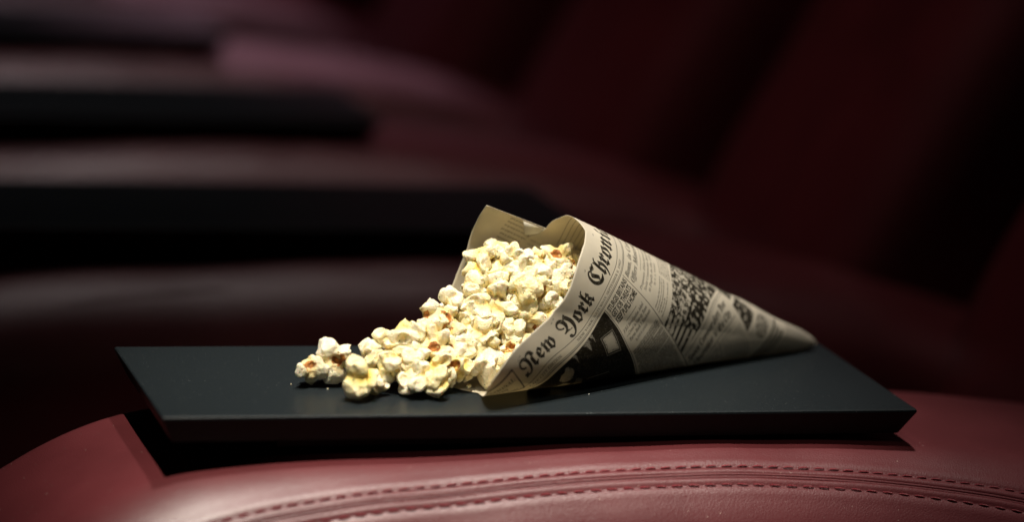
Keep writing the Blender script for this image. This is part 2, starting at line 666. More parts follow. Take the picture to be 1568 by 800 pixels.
# boxes beside the masthead
for (a0, b0) in ((-30, 4.5),):
    pg.box(a0, 4.6, b0, b0 + 1.0)
    pg.box(4.0, 4.6, b0, 22)
    pg.box(a0, 4.6, 21.4, 22)
    pg.text(sb('INTERNATIONAL'), -25.5, 11.6, 2.9, 28)
    pg.text(sb('EDITION'), -18, 16.0, 2.9, 15)
    pg.text(sb('Price 15 cents'), -15, 19.8, 1.7, 16)
# rules and date line
pg.box(-60, 200, 20.6, 20.95)
pg.box(8, 200, 25.4, 25.7)
pg.box(8, 200, 26.3, 26.75)
pg.text(sb('NEW YORK, SATURDAY, SEPTEMBER 8, 1962'), 44, 24.3, 1.9, 62, .85)
pg.text(sb('LATE CITY EDITION'), 7, 24.3, 1.8, 24, .8)
# lead photograph
def ph1(X, Y, sh):
    n = vnoise(sh, 34, 1) * .5 + vnoise(sh, 13, 2) * .3 + vnoise(sh, 4, 3) * .2
    f = .93 + .07 * n
    fine = vnoise(sh, 2.2, 5)

    def blob(cx, cy, rx, ry, lo):
        nonlocal f
        d = ((X - cx) / rx) ** 2 + ((Y - cy) / ry) ** 2 + (n - .5) * 1.5
        k = np.clip((1.0 - d) * 4, 0, 1)
        f = f * (1 - k) + k * (lo + .30 * (fine > .62))
    blob(28, 36.5, 4.6, 6.2, .36)
    blob(23.5, 48, 5.0, 5.0, .55)
    blob(33, 51, 3.0, 6.0, .62)
    # pale box shape
    q4 = [(55.6, 38.6), (63.5, 42.5), (62.4, 53.5), (54.2, 48.5)]
    m = None
    for a_ in range(4):
        (xa, ya), (xb, yb) = q4[a_], q4[(a_ + 1) % 4]
        d_ = ((xb - xa) * (Y - ya) - (yb - ya) * (X - xa)) / math.hypot(xb - xa, yb - ya)
        m = d_ if m is None else np.minimum(m, d_)
    k = np.clip(m * 2 + .5, 0, 1)
    f = f * (1 - k) + k * (.40 + .45 * ((fine > .60) & (m < 1.2)))
    k = np.clip(1 - np.abs(m + .9) * 3, 0, 1)
    f = f * (1 - k) + k * .55
    for cx, cy, ww, hh in ((36.5, 26, 2.0, 9), (47, 27, 3.2, 10), (51.5, 27, 1.6, 9)):  # pale spikes: light shining through the paper between popcorn, painted into the print
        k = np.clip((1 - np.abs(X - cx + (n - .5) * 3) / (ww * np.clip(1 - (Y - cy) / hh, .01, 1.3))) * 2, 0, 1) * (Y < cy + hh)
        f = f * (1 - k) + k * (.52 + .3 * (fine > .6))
    k = np.clip(1 - np.abs((X - 45) * .5 - (Y - 56) * .87) * 2.2, 0, 1) * (np.abs(X - 45) < 7)
    f = f * (1 - k * .5)
    sp = (vnoise(sh, 3.0, 9) > .93)
    return f - .35 * sp
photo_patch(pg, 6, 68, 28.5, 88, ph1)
pg.box(68.6, 68.95, 28, 190)
# column of headlines
for k, (s_, w_) in enumerate((('STURGIS BRITAINS', 27), ('GET JOB THREATS', 26), ('KEEP PUPILS HOME', 26.5))):
    pg.text(s_, 70.4, 33.2 + k * 5.3, 4.2, w_, 1.0, bold=0.03)
pg.box(77, 90, 47, 47.3)
for k, s_ in enumerate(('F.B.I. Investigation Asked', '—Crowd in Near-by Town', 'Turns Back 3 Students')):
    pg.text(si(s_), 70.8 + k * .6, 51 + k * 3.2, 2.0, 24.5, .85, bold=0.01)
pg.text(sb('By JOHN D. LONDON'), 76, 60.6, 1.5, 13.5, .8)
pg.body(70.4, 97, 63, 190)
pg.box(98.3, 98.7, 28, 190)
# next column
pg.text(si('Bonn, in Concession,'), 100.2, 33.4, 4.0, 37, .92, bold=0.008)
pg.text(si('Offers Moscow Talk'), 100.4, 39.2, 4.0, 35, .92, bold=0.008)
pg.box(111, 126, 42.0, 42.25)
for k, s_ in enumerate(('Proposes Discussion of', 'Soviet Comments Relating', 'to Pupils in the City')):
    pg.text(si(s_), 101 + k * 1.8, 46.3 + k * 3.3, 2.0, 29 - k * 3.6, .8, bold=0.006)
pg.text(sb('By S. A. WEST'), 110, 56, 1.4, 12, .75)
pg.body(100.2, 116.8, 59, 68)
pg.body(118.4, 137, 59, 69)
pg.body(100.2, 118, 28, 28.5)
pg.box(137.8, 138.1, 28, 68)
for k in range(3):
    pg.text(si(('Mayor Acts', 'On Housing', 'Measure')[k]), 140, 34 + k * 5, 3.3, 18, .9)
pg.body(139, 158, 47, 68)
# crowd photograph
def ph2(X, Y, sh):
    r1 = vnoise(sh, 15, 12) * .5 + vnoise(sh, 7, 13) * .32 + vnoise(sh, 3.4, 14) * .18
    # a crowd: upright figures, dark coats with pale faces and gaps
    fig = np.sin(X * 2.3 + 4 * vnoise(sh, 30, 16)) * .13
    f = np.clip((r1 + fig - .33) * 9, 0, 1) * .86 + .12
    head = vnoise(sh, 5, 18) > .74
    f = np.where(head & (Y < 86), .16, f)
    steps = np.clip(np.sin((Y + .25 * X) * 1.25) * 4, 0, 1)
    lf = np.clip((109 + (Y - 85) * .2 - X) * .6, 0, 1)
    st = .12 + .82 * steps * (r1 > .30)
    f = f * (1 - lf) + st * lf
    f = f * (.85 + .25 * vnoise(sh, 2.2, 19))
    return f
photo_patch(pg, 98.9, 138, 70.5, 99.5, ph2)
pg.body(70.4, 97, 64, 190)
pg.box(99, 170, 101.2, 101.5)
pg.box(99, 170, 102.3, 102.5)
pg.text(si('Space Commanders Tour'), 100, 107.6, 3.6, 33, .95, bold=0.02)
pg.text(si('Operation in the City'), 102, 112.9, 3.6, 30, .95, bold=0.02)
pg.box(99, 134, 115.0, 115.35)
pg.body(99, 116, 117, 190)
pg.body(117.5, 135, 117, 190)
pg.box(116.6, 116.9, 116, 190)
def ph3(X, Y, sh):
    b = vnoise(sh, 15, 21) * .5 + vnoise(sh, 6, 22) * .5
    return np.where(b > .36, .92, .30) + (vnoise(sh, 3, 23) - .5) * .25
photo_patch(pg, 139.5, 152, 86, 108.5, ph3)
photo_patch(pg, 137, 150, 111, 129, ph3)
pg.text(si('Wins Race'), 152, 104, 3.0, 13, .9, bold=0.02)
pg.body(152, 170, 106, 128)
def ph4(X, Y, sh):
    d = np.hypot((X - 149) / 6.5, (Y - 139) / 7)
    b = vnoise(sh, 8, 41) * .5 + vnoise(sh, 3, 42) * .5
    return np.where(d < 1, np.where(b > .5, .75, .25), .2 * b)
photo_patch(pg, 137, 160, 131, 148, ph4)
pg.box(137, 162, 149.5, 151.5, .9)
pg.box(137, 160, 152.5, 158.5, .55)
pg.box(137, 162, 159.5, 161.5, .9)
pg.body(136, 190, 164, 200)
pg.body(161, 190, 130, 148)
# worn ink
pg.ink *= (0.90 + 0.10 * vnoise((IH, IW), 6, 31)) * (0.92 + .08 * vnoise((IH, IW), 2.1, 32))

inn = Page()
inn.body(-44, -27, 118, 178, 2.7, 1.5, .8)
inn.body(-25, -12, 100, 178, 2.7, 1.5, .5)
for k in range(9):
    inn.box(112, 170, -6 + k * 3.3, -5.6 + k * 3.3, .9)
inn.box(118, 160, -2.6, .6, 0)
inn.body(118, 160, 24, 50, 2.6, 1.1, .55)


def to_image(name, arr):
    im = bpy.data.images.new(name, IW, IH, alpha=False, float_buffer=False)
    im.colorspace_settings.name = 'Non-Color'
    buf = np.ones((IH, IW, 4), np.float32)
    buf[..., :3] = arr[..., None]
    im.pixels.foreach_set(buf.ravel())
    im.pack()
    return im


def paper_mat(name, im, tint, strength):
    m, nt, b = new_mat(name)
    L = nt.links.new
    uv = node(nt, 'ShaderNodeUVMap', uv_map='page')
    tx = node(nt, 'ShaderNodeTexImage', image=im, extension='CLIP')
    L(uv.outputs[0], tx.inputs[0])
    tc = node(nt, 'ShaderNodeTexCoord')
    n = node(nt, 'ShaderNodeTexNoise', Scale=55, Detail=6)
    L(tc.outputs['Object'], n.inputs['Vector'])
    r = ramp(nt, n.outputs['Fac'], [(0.3, tuple(c * .90 for c in tint)), (0.7, tuple(min(c * 1.06, 1) for c in tint))])
    fb = node(nt, 'ShaderNodeTexNoise', Scale=1800, Detail=2)
    L(tc.outputs['Object'], fb.inputs['Vector'])
    mu = node(nt, 'ShaderNodeMath', operation='MULTIPLY')
    L(tx.outputs['Color'], mu.inputs[0])
    mu.inputs[1].default_value = strength
    mx = node(nt, 'ShaderNodeMixRGB')
    L(mu.outputs[0], mx.inputs[0])
    L(r.outputs[0], mx.inputs[1])
    mx.inputs[2].default_value = (0.018, 0.014, 0.008, 1)
    L(mx.outputs[0], b.inputs['Base Color'])
    b.inputs['Roughness'].default_value = 0.68
    b.inputs['Specular IOR Level'].default_value = 0.14
    bp = node(nt, 'ShaderNodeBump', Strength=0.15, Distance=0.0003)
    L(fb.outputs['Fac'], bp.inputs['Height'])
    bp2 = node(nt, 'ShaderNodeBump', Strength=0.25, Distance=0.002)
    L(n.outputs['Fac'], bp2.inputs['Height'])
    L(bp.outputs[0], bp2.inputs['Normal'])
    L(bp2.outputs[0], b.inputs['Normal'])
    tr = node(nt, 'ShaderNodeBsdfTranslucent')
    mt = node(nt, 'ShaderNodeMixRGB', blend_type='MULTIPLY')
    mt.inputs[0].default_value = 1
    L(mx.outputs[0], mt.inputs[1])
    mt.inputs[2].default_value = (1.0, 0.95, 0.80, 1)
    L(mt.outputs[0], tr.inputs[0])
    ms = node(nt, 'ShaderNodeMixShader')
    ms.inputs[0].default_value = 0.33
    L(b.outputs[0], ms.inputs[1])
    L(tr.outputs[0], ms.inputs[2])
    out = [x for x in nt.nodes if x.type == 'OUTPUT_MATERIAL'][0]
    L(ms.outputs[0], out.inputs[0])
    return m


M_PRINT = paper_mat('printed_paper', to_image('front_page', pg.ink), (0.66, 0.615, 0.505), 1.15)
M_INNER = paper_mat('paper_inner_side', to_image('inner_page', inn.ink), (0.66, 0.60, 0.46), 0.7)
M_FOLD = paper_mat('paper_fold', to_image('blank_page', np.zeros((IH, IW), np.float32)), (0.78, 0.75, 0.66), 0.0)

# ------------------------------------------------------------------ the paper cone
AP = np.array([.394, .124, .003])
ALPHA = math.radians(12.0)
_phi = math.radians(-162.0)
FLAT = 0.75
c0 = np.array([math.cos(_phi), math.sin(_phi), 0])
AX = math.cos(ALPHA) * c0 + np.array([0, 0, math.sin(ALPHA)])
NU = -math.sin(ALPHA) * c0 + np.array([0, 0, math.cos(ALPHA)])
SD = np.cross(AX, [0, 0, 1.0])
SD /= np.linalg.norm(SD)
if SD @ np.array(cf_) > 0:
    SD = -SD
# outline of the cut edge: angle round the cone, distance from the tip
RT = [-140, -125, -107, -84, -60, -28, -3, 10, 30, 46, 52, 57, 62, 68, 72, 76, 81, 85, 88, 91, 97, 105, 114, 122, 139, 154, 170, 182, 193, 200, 207, 218, 225, 233, 248]
RL = [.2320, .2300, .2290, .2320, .242, .2510, .2450, .2370, .2500, .2555, .2550, .2540, .2520, .2485, .2455, .2415, .2350, .2290, .2240, .2200, .2160, .2120, .2088, .2060, .2000, .1962, .1968, .1950, .1930, .1930, .1940, .1940, .1960, .2010, .2010]
# where lines of the printed page lie on the rolled sheet (angle, distance, millimetres on the page)
PV = [(52, 0.255, 0), (62, 0.252, 0), (76, 0.242, 0), (85, 0.229, 0), (89, 0.223, 0), (105, 0.212, 0), (122, 0.206, 0), (139, 0.2, 0), (154, 0.196, 0), (65, 0.228, 16.5), (73, 0.221, 16.5), (86, 0.201, 16.5), (100, 0.193, 16.5), (113, 0.188, 16.5), (126, 0.184, 16.5), (147, 0.178, 16.5), (43, 0.225, 20.8), (53, 0.226, 20.8), (65, 0.221, 20.8), (75, 0.209, 20.8), (87, 0.195, 20.8), (110, 0.185, 20.8), (131, 0.175, 20.8), (152, 0.171, 20.8), (166, 0.171, 20.8), (45, 0.218, 26), (61, 0.216, 26), (72, 0.204, 26), (83, 0.195, 26), (97, 0.184, 26), (125, 0.173, 26), (142, 0.17, 26), (156, 0.168, 26), (93, 0.181, 33.2), (122, 0.169, 33.2), (90, 0.176, 38.5), (120, 0.164, 38.5), (88, 0.172, 43.8), (116, 0.159, 43.8), (151, 0.13, 70.5), (121, 0.131, 70.5), (90, 0.134, 70.5), (122, 0.102, 99.5), (94, 0.105, 99.5), (61, 0.116, 99.5), (124, 0.099, 101.3), (58, 0.112, 101.3), (102, 0.03, 170), (-140, 0.22, 150.3), (-140, 0.1, 163.6), (-80, 0.22, 96.9), (-80, 0.1, 139.3), (-20, 0.24, 46.5), (-20, 0.1, 121.1), (0, 0.2, 58.0), (220, 0.18, -3.2), (245, 0.18, -4.1), (245, 0.08, 94.9), (220, 0.08, 95.2)]
PU = [(97, 0.184, 69), (87, 0.17, 69), (75, 0.162, 69), (57, 0.151, 69), (14, 0.13, 69), (126, 0.173, 98.5), (121, 0.169, 98.5), (112, 0.157, 98.5), (99, 0.144, 98.5), (88, 0.133, 98.5), (65, 0.119, 98.5), (62, 0.24, 8), (79, 0.219, 34.5), (85, 0.218, 40), (102, 0.196, 72), (112, 0.196, 79), (165, 0.175, 119), (63, 0.248, 4), (40, 0.227, 4), (174, 0.098, 135), (102, 0.03, 165), (-140, 0.22, -48.6), (-140, 0.1, 70.1), (-80, 0.22, -34.6), (-80, 0.1, 76.7), (-20, 0.24, -33.9), (-20, 0.1, 84.5), (0, 0.2, 6.4), (220, 0.18, 142.4), (245, 0.18, 158.6), (245, 0.08, 164.8), (220, 0.08, 157.6)]


def rim(th):
    return np.interp(th, RT, RL)


def section(th, L):
    """cross-section of the cone: round above, spread flat where the sheet rests on the table"""
    t = np.radians(th)
    q = np.clip((L - .03) / .16, 0, 1)
    s_, c_ = np.sin(t), np.cos(t)
    low = c_ > 0
    h = np.where(low, -((1 - q) * c_ + q * np.abs(c_) ** .72), -c_)
    wf = FLAT * ((1 - q) * s_ + q * np.abs(s_) ** .8 * (1 + .45 * c_))
    return np.where((s_ > 0) & low, wf, FLAT * s_), h


def cone_pt(th, L):
    """th in degrees (0 = underneath, 90 = camera side, 180 = top), L = distance from the tip"""
    th = np.asarray(th, float)
    L = np.asarray(L, float) + 0 * th
    w_, h_ = section(th, L)
    off = -np.clip((th - 190) / 20, 0, 1) * .0010 + np.clip((-100 - th) / 10, 0, 1) * .0006
    ra = L * math.sin(ALPHA) + 0.0036 * (1 - np.exp(-L / .008)) + off
    ra = ra + .0012 * np.exp(-((th - 183) / 26.0) ** 2) * np.clip((L - .13) / .05, 0, 1)
    # soft creases of the rolled sheet
    ra = ra + 0.0004 * np.sin(np.radians(th) * 5 + 40 * L) * np.clip(L / .1, 0, 1) \
        + 0.0009 * np.exp(-((L - .035) / .012) ** 2) * np.sin(np.radians(th) * 3 + 2) \
        + 0.0005 * np.exp(-((L - .062) / .010) ** 2) * np.sin(np.radians(th) * 4 + 1)
    al = L * math.cos(ALPHA)
    P = AP + al[..., None] * AX + ra[..., None] * (h_[..., None] * NU + w_[..., None] * SD)
    lay = np.where(th < -20, .0008, .0005)
    P[..., 2] = np.maximum(P[..., 2], lay)
    return P


_tg = np.arange(-150, 262, .5)
_pg = cone_pt(_tg, np.full(_tg.shape, .2)) - AP
_pg /= np.linalg.norm(_pg, axis=1)[:, None]
_ps = np.concatenate([[0], np.cumsum(np.arccos(np.clip((_pg[1:] * _pg[:-1]).sum(1), -1, 1)))])
_ps -= np.interp(0, _tg, _ps)


def psi_of(th):
    return np.interp(th, _tg, _ps)


class Spline2:
    """thin-plate spline through scattered values"""

    def __init__(self, pts, lam):
        self.X = np.array([self.co(a, b) for a, b, c in pts])
        y = np.array([c for a, b, c in pts], float)
        n = len(y)
        A = np.zeros((n + 3, n + 3))
        A[:n, :n] = self.k(self.X, self.X) + lam * np.eye(n)
        A[:n, n] = 1
        A[:n, n + 1:] = self.X
        A[n, :n] = 1
        A[n + 1:, :n] = self.X.T
        self.c = np.linalg.solve(A, np.concatenate([y, np.zeros(3)]))

    @staticmethod
    def co(th, L):
        p = psi_of(th)
        return np.stack([L * np.sin(p) * 10, L * np.cos(p) * 10], -1)

    @staticmethod
    def k(A, B):
        d = ((A[:, None] - B[None]) ** 2).sum(-1)
        return .5 * d * np.log(d + 1e-12)

    def __call__(self, th, L):
        q = self.co(th, L)
        sh = q.shape[:-1]
        q = q.reshape(-1, 2)
        n = len(self.X)
        return (self.k(q, self.X) @ self.c[:n] + self.c[n] + q @ self.c[n + 1:]).reshape(sh)


SPU, SPV = Spline2(PU, .02), Spline2(PV, .02)


def dev_uv(th, L):
    return SPU(th, L), SPV(th, L)


def build_sheet(name, TH, LL, mat, mat2, parent):
    P = cone_pt(TH, LL)
    nu, nv = TH.shape
    o = mesh_obj(name, P.reshape(-1, 3), grid_faces(nu, nv), mat, parent)
    u, v = dev_uv(TH, LL)
    U = ((u - U0) / (U1 - U0)).ravel()
    V = ((v - V0) / (V1 - V0)).ravel()
    me = o.data
    uvl = me.uv_layers.new(name='page')
    idx = np.zeros(len(me.loops), int)
    me.loops.foreach_get('vertex_index', idx)
    uvl.data.foreach_set('uv', np.stack([U[idx], V[idx]], 1).astype(np.float32).ravel())
    me.materials.append(mat2)
    return o


cone = empty('paper_cone', (float(AP[0]), float(AP[1]), 0.0))
tag(cone, 'cone rolled from newspaper-printed paper, lying on the tray with popcorn spilling out', 'paper cone')
NT, NL = 330, 130
sL = np.linspace(0, 1, NL) ** 0.8
TH = np.zeros((NT, NL))
LL = np.zeros((NT, NL))
for j in range(NL):
    lf = 0.006 + (0.232 - .006) * sL[j]
    th0 = -140
    th1 = np.interp(0.006 + .195 * sL[j], [0, .1, .163, .171, .183, .191, .201], [224, 224, 226, 227, 230, 231, 233])
    TH[:, j] = np.interp(np.linspace(psi_of(th0), psi_of(th1), NT), _ps, _tg)
for i in range(NT):
    R_ = rim(TH[i])
    LL[i] = 0.002 + 0.0010 * (1 + math.sin(i * .11)) + (R_ - .002) * sL
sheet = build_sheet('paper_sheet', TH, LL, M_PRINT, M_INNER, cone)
sheet.location = (-AP[0], -AP[1], 0)
# printing faces outwards
nrm = np.zeros(len(sheet.data.polygons) * 3)
sheet.data.polygons.foreach_get('normal', nrm)
nrm = nrm.reshape(-1, 3)
cen = np.zeros(len(sheet.data.polygons) * 3)
sheet.data.polygons.foreach_get('center', cen)
cen = cen.reshape(-1, 3)
rel = cen - AP
rad = rel - (rel @ AX)[:, None] * AX
outward = (nrm * rad).sum(1).mean() > 0
if not outward:
    sheet.data.flip_normals()
sol = sheet.modifiers.new('thickness', 'SOLIDIFY')
sol.thickness = 0.00018
sol.offset = -1
sol.material_offset = 1

# dog-ear turned in at the back flap
def inner_pt(th, L, d):
    p = cone_pt(np.array([float(th)]), np.array([float(L)]))[0]
    q = AP + ((p - AP) @ AX) * AX - p
    return p + q / np.linalg.norm(q) * d
tri = [inner_pt(-139.5, .2085, .0010), inner_pt(-129, .203, .0016), inner_pt(-139.7, .190, .0008)]
dv = [Vector(p) - Vector((AP[0], AP[1], 0)) for p in tri]
mid = (dv[0] + dv[1]) / 2 + Vector((0, 0, .0004))
ear = mesh_obj('folded_corner', [dv[0], mid, dv[1], dv[2]], [(0, 1, 2, 3)], M_FOLD, cone)
so = ear.modifiers.new('thickness', 'SOLIDIFY')
so.thickness = 0.0002

# ------------------------------------------------------------------ popcorn


def noise3(P, cell, seed):
    r = np.random.default_rng(seed)
    N = 24
    g = r.random((N, N, N)) * 2 - 1
    q = P / cell + 100.0
    i = np.floor(q).astype(int)
    f = q - i
    f = f * f * (3 - 2 * f)
    out = 0
    for dx in (0, 1):
        for dy in (0, 1):
            for dz in (0, 1):
                wgt = (f[..., 0] if dx else 1 - f[..., 0]) * (f[..., 1] if dy else 1 - f[..., 1]) * (f[..., 2] if dz else 1 - f[..., 2])
                out = out + wgt * g[(i[..., 0] + dx) % N, (i[..., 1] + dy) % N, (i[..., 2] + dz) % N]
    return out


def smin(a, b, k):
    h = np.clip(.5 + .5 * (b - a) / k, 0, 1)
    return b * (1 - h) + a * h - k * h * (1 - h)


def unit(r):
    v = r.normal(size=3)
    return v / np.linalg.norm(v)


def surface_nets(F, lo, h):
    N = F.shape[0]
    ins = F < 0
    c = np.zeros((N - 1, N - 1, N - 1), int)
    pos = np.zeros((N - 1, N - 1, N - 1, 3))
    cnt = np.zeros((N - 1, N - 1, N - 1))
    base = np.stack(np.meshgrid(*[np.arange(N - 1)] * 3, indexing='ij'), -1).astype(float)
    cor = [(a, b, d) for a in (0, 1) for b in (0, 1) for d in (0, 1)]

    def S(A, o):
        return A[o[0]:N - 1 + o[0], o[1]:N - 1 + o[1], o[2]:N - 1 + o[2]]
    for p in cor:
        for ax in range(3):
            if p[ax] == 0:
                q = list(p)
                q[ax] = 1
                fa, fb = S(F, p), S(F, q)
                cr = (fa < 0) != (fb < 0)
                t = np.where(cr, fa / np.where(cr, fa - fb, 1), 0)
                pt = base + np.array(p)
                pt[..., ax] += t
                pos += np.where(cr[..., None], pt, 0)
                cnt += cr
    act = cnt > 0
    idx = -np.ones(act.shape, int)
    idx[act] = np.arange(act.sum())
    V = lo + h * (pos[act] / cnt[act][:, None])
    faces = []
    for ax in range(3):
        o = [0, 0, 0]
        o[ax] = 1
        A = ins[:-1, :-1, :-1]
        B = ins[o[0]:N - 1 + o[0], o[1]:N - 1 + o[1], o[2]:N - 1 + o[2]]
        cr = A != B
        I = np.argwhere(cr)
        I = I[(I > 0).all(1) & (I < N - 1).all(1)]
        b, d = [(1, 2), (2, 0), (0, 1)][ax]
        e1 = np.zeros(3, int)
        e2 = np.zeros(3, int)
        e1[b] = 1
        e2[d] = 1
        g = lambda J: idx[J[:, 0], J[:, 1], J[:, 2]]
        q = np.stack([g(I - e1 - e2), g(I - e2), g(I), g(I - e1)], 1)
        fl = ~A[I[:, 0], I[:, 1], I[:, 2]]
        q[fl] = q[fl][:, ::-1]
        faces.append(q)
    Fc = np.concatenate(faces)
    return V, Fc[(Fc >= 0).all(1)]


def popcorn_mesh(seed, style):
    r = np.random.default_rng(seed)
    N = 46
    lo, hi = -1.32, 1.32
    h = (hi - lo) / (N - 1)
    ax = lo + h * np.arange(N)
    P = np.stack(np.meshgrid(ax, ax, ax, indexing='ij'), -1)
    warp = np.stack([noise3(P, .55, seed * 3 + k) for k in range(3)], -1)
    Q = P + .10 * warp
    f = np.linalg.norm(Q, axis=-1) - .40
    core_dir = unit(r)
    nl = {'butterfly': 4, 'round': 3, 'long': 3, 'twin': 3}[style]
    dirs = []
    for k in range(nl):
        for _ in range(60):
            d = unit(r)
            if style == 'long':
                d[0] *= 2.2
                d /= np.linalg.norm(d)
            if d @ core_dir < (-.35 if style != 'butterfly' else .45) and all(d @ e < .30 for e in dirs):
                break
        dirs.append(d)
        cen_ = d * r.uniform(.40, .62)
        if style == 'twin':
            cen_ = d * r.uniform(.35, .7)
        rad_ = r.uniform(.42, .64)
        E = np.linalg.qr(np.column_stack([d, unit(r), unit(r)]))[0]
        loc = (Q - cen_) @ E
        sc_ = np.array([r.uniform(.8, 1.3), r.uniform(.9, 1.5), r.uniform(.55, .95)])
        lb = (np.linalg.norm(loc / sc_, axis=-1) - rad_) * sc_.min()
        # flattened, facetted sides
        for _ in range(7):
            n_ = unit(r)
            if n_ @ d < -.2:
                n_ = -n_
            pl = (Q - cen_) @ n_ - rad_ * r.uniform(.52, .90)
            lb = -smin(-lb, -pl, .03)
        # cupped petals
        if r.random() < .72:
            n_ = d + .8 * unit(r)
            n_ /= np.linalg.norm(n_)
            rc = rad_ * r.uniform(.55, .8)
            cup = np.linalg.norm(Q - (cen_ + n_ * rad_ * r.uniform(.9, 1.15)), axis=-1) - rc
            lb = -smin(-lb, cup, .05)
        f = smin(f, lb, .045)
    # pit with the hull
    hull_c = core_dir * .50
    pit = np.linalg.norm((Q - hull_c), axis=-1) - .25
    f = -smin(-f, pit, .05)
    f = f + .030 * noise3(P, .17, seed + 500) + .020 * np.abs(noise3(P, .30, seed + 900)) + .010 * noise3(P, .085, seed + 700)
    f = np.maximum(f, -2)
    V, Fc = surface_nets(f, lo, h)
    husk = np.clip(1 - (np.linalg.norm(V - hull_c, axis=1) - .26) / .10 + .9 * noise3(V, .13, seed + 40), 0, 1)
    husk *= (noise3(V, .35, seed + 41) > -.35) * (1.0 if (seed - 100) in HULLS else 0.42)
    rr = np.linalg.norm(V, axis=1)
    core = np.clip((.80 - rr) / .30 + .25 * noise3(V, .2, seed + 60), 0, 1)
    me = bpy.data.meshes.new('popcorn')
    me.from_pydata(V.tolist(), [], Fc.tolist())
    me.polygons.foreach_set('use_smooth', [True] * len(me.polygons))
    for nm, arr in (('husk', husk), ('core', core)):
        at_ = me.attributes.new(nm, 'FLOAT', 'POINT')
        at_.data.foreach_set('value', arr.astype(np.float32))
    me.materials.append(M_POP)
    me.update()
    return me, V


M_POP, _nt, _b = new_mat('popcorn_flesh')
L = _nt.links.new
_tc = node(_nt, 'ShaderNodeTexCoord')
_oi = node(_nt, 'ShaderNodeObjectInfo')
_ac = node(_nt, 'ShaderNodeAttribute', attribute_name='core')
_ah = node(_nt, 'ShaderNodeAttribute', attribute_name='husk')
_rc = ramp(_nt, _ac.outputs['Fac'], [(0.0, (0.87, 0.79, 0.55)), (0.5, (0.87, 0.765, 0.45)), (1.0, (0.85, 0.67, 0.28))])
_hv = node(_nt, 'ShaderNodeHueSaturation')
_mr = node(_nt, 'ShaderNodeMapRange')
L(_oi.outputs['Random'], _mr.inputs[0])
_mr.inputs[3].default_value = 0.75
_mr.inputs[4].default_value = 1.25
L(_mr.outputs[0], _hv.inputs['Saturation'])
L(_rc.outputs[0], _hv.inputs['Color'])
_rh = ramp(_nt, _ah.outputs['Fac'], [(0.35, (0, 0, 0)), (0.65, (1, 1, 1))])
_nh = node(_nt, 'ShaderNodeTexNoise', Scale=5, Detail=4)
L(_tc.outputs['Object'], _nh.inputs['Vector'])
_ch = ramp(_nt, _nh.outputs['Fac'], [(0.3, (0.20, 0.055, 0.010)), (0.7, (0.62, 0.25, 0.05))])
_m1 = node(_nt, 'ShaderNodeMixRGB')
L(_rh.outputs[0], _m1.inputs[0])
L(_hv.outputs[0], _m1.inputs[1])
L(_ch.outputs[0], _m1.inputs[2])
# dill specks
_nv = node(_nt, 'ShaderNodeTexVoronoi', Scale=4.5)
L(_tc.outputs['Object'], _nv.inputs['Vector'])
_rs = ramp(_nt, _nv.outputs['Distance'], [(0.13, (1, 1, 1)), (0.18, (0, 0, 0))])
_gt = node(_nt, 'ShaderNodeMath', operation='GREATER_THAN')
_sx = node(_nt, 'ShaderNodeSeparateColor')
L(_nv.outputs['Color'], _sx.inputs[0])
L(_sx.outputs[0], _gt.inputs[0])
_gt.inputs[1].default_value = 0.45
_ms = node(_nt, 'ShaderNodeMath', operation='MULTIPLY')
L(_rs.outputs[0], _ms.inputs[0])
L(_gt.outputs[0], _ms.inputs[1])
_m2 = node(_nt, 'ShaderNodeMixRGB')
L(_ms.outputs[0], _m2.inputs[0])
L(_m1.outputs[0], _m2.inputs[1])
_m2.inputs[2].default_value = (0.12, 0.14, 0.03, 1)
L(_m2.outputs[0], _b.inputs['Base Color'])
_b.inputs['Roughness'].default_value = 0.55
_b.inputs['Specular IOR Level'].default_value = 0.35
_b.inputs['Subsurface Weight'].default_value = 0.32
_b.inputs['Subsurface Radius'].default_value = (1.0, 0.70, 0.30)
_b.inputs['Subsurface Scale'].default_value = 0.0022
_nb = node(_nt, 'ShaderNodeTexNoise', Scale=11, Detail=5)
L(_tc.outputs['Object'], _nb.inputs['Vector'])
_bp = node(_nt, 'ShaderNodeBump', Strength=0.35, Distance=0.05)
L(_nb.outputs['Fac'], _bp.inputs['Height'])
L(_bp.outputs[0], _b.inputs['Normal'])

HULLS = (0, 2, 4, 9, 15, 17)
STY = ['butterfly', 'round', 'butterfly', 'long', 'butterfly', 'twin', 'butterfly', 'round', 'long', 'butterfly', 'twin', 'round',
       'butterfly', 'long', 'round', 'butterfly', 'twin', 'butterfly', 'round', 'long']
POP = [popcorn_mesh(100 + k, s_) for k, s_ in enumerate(STY)]

FPX = 5000.0


def px_ray(px, py):
    return cf_ + cr_ * ((px - 784) / FPX) - cu_ * ((py - 400) / FPX)


def heap_front(x):
    return float(np.interp(x, [.05, .09, .12, .145, .165, .20, .25], [.078, .066, .045, .034, .042, .045, .058]))


def slope(x):
    return float(np.interp(x, [.11, .15, .18, .21], [.85, 1.15, 1.45, 1.9]))


def cone_room(P):
    """distance from the inside of the paper wall (positive inside)"""
    rel_ = np.array(P) - AP
    a = rel_ @ AX
    rv = rel_ - a * AX
    ws, hs = (rv @ SD) / FLAT, rv @ NU
    rd = math.hypot(ws, hs)
    th = math.degrees(math.atan2(ws, -hs))
    Ls = np.linalg.norm(rel_)
    return (a * math.tan(ALPHA) + .0022 - rd) * .85, Ls - float(rim(th)), th


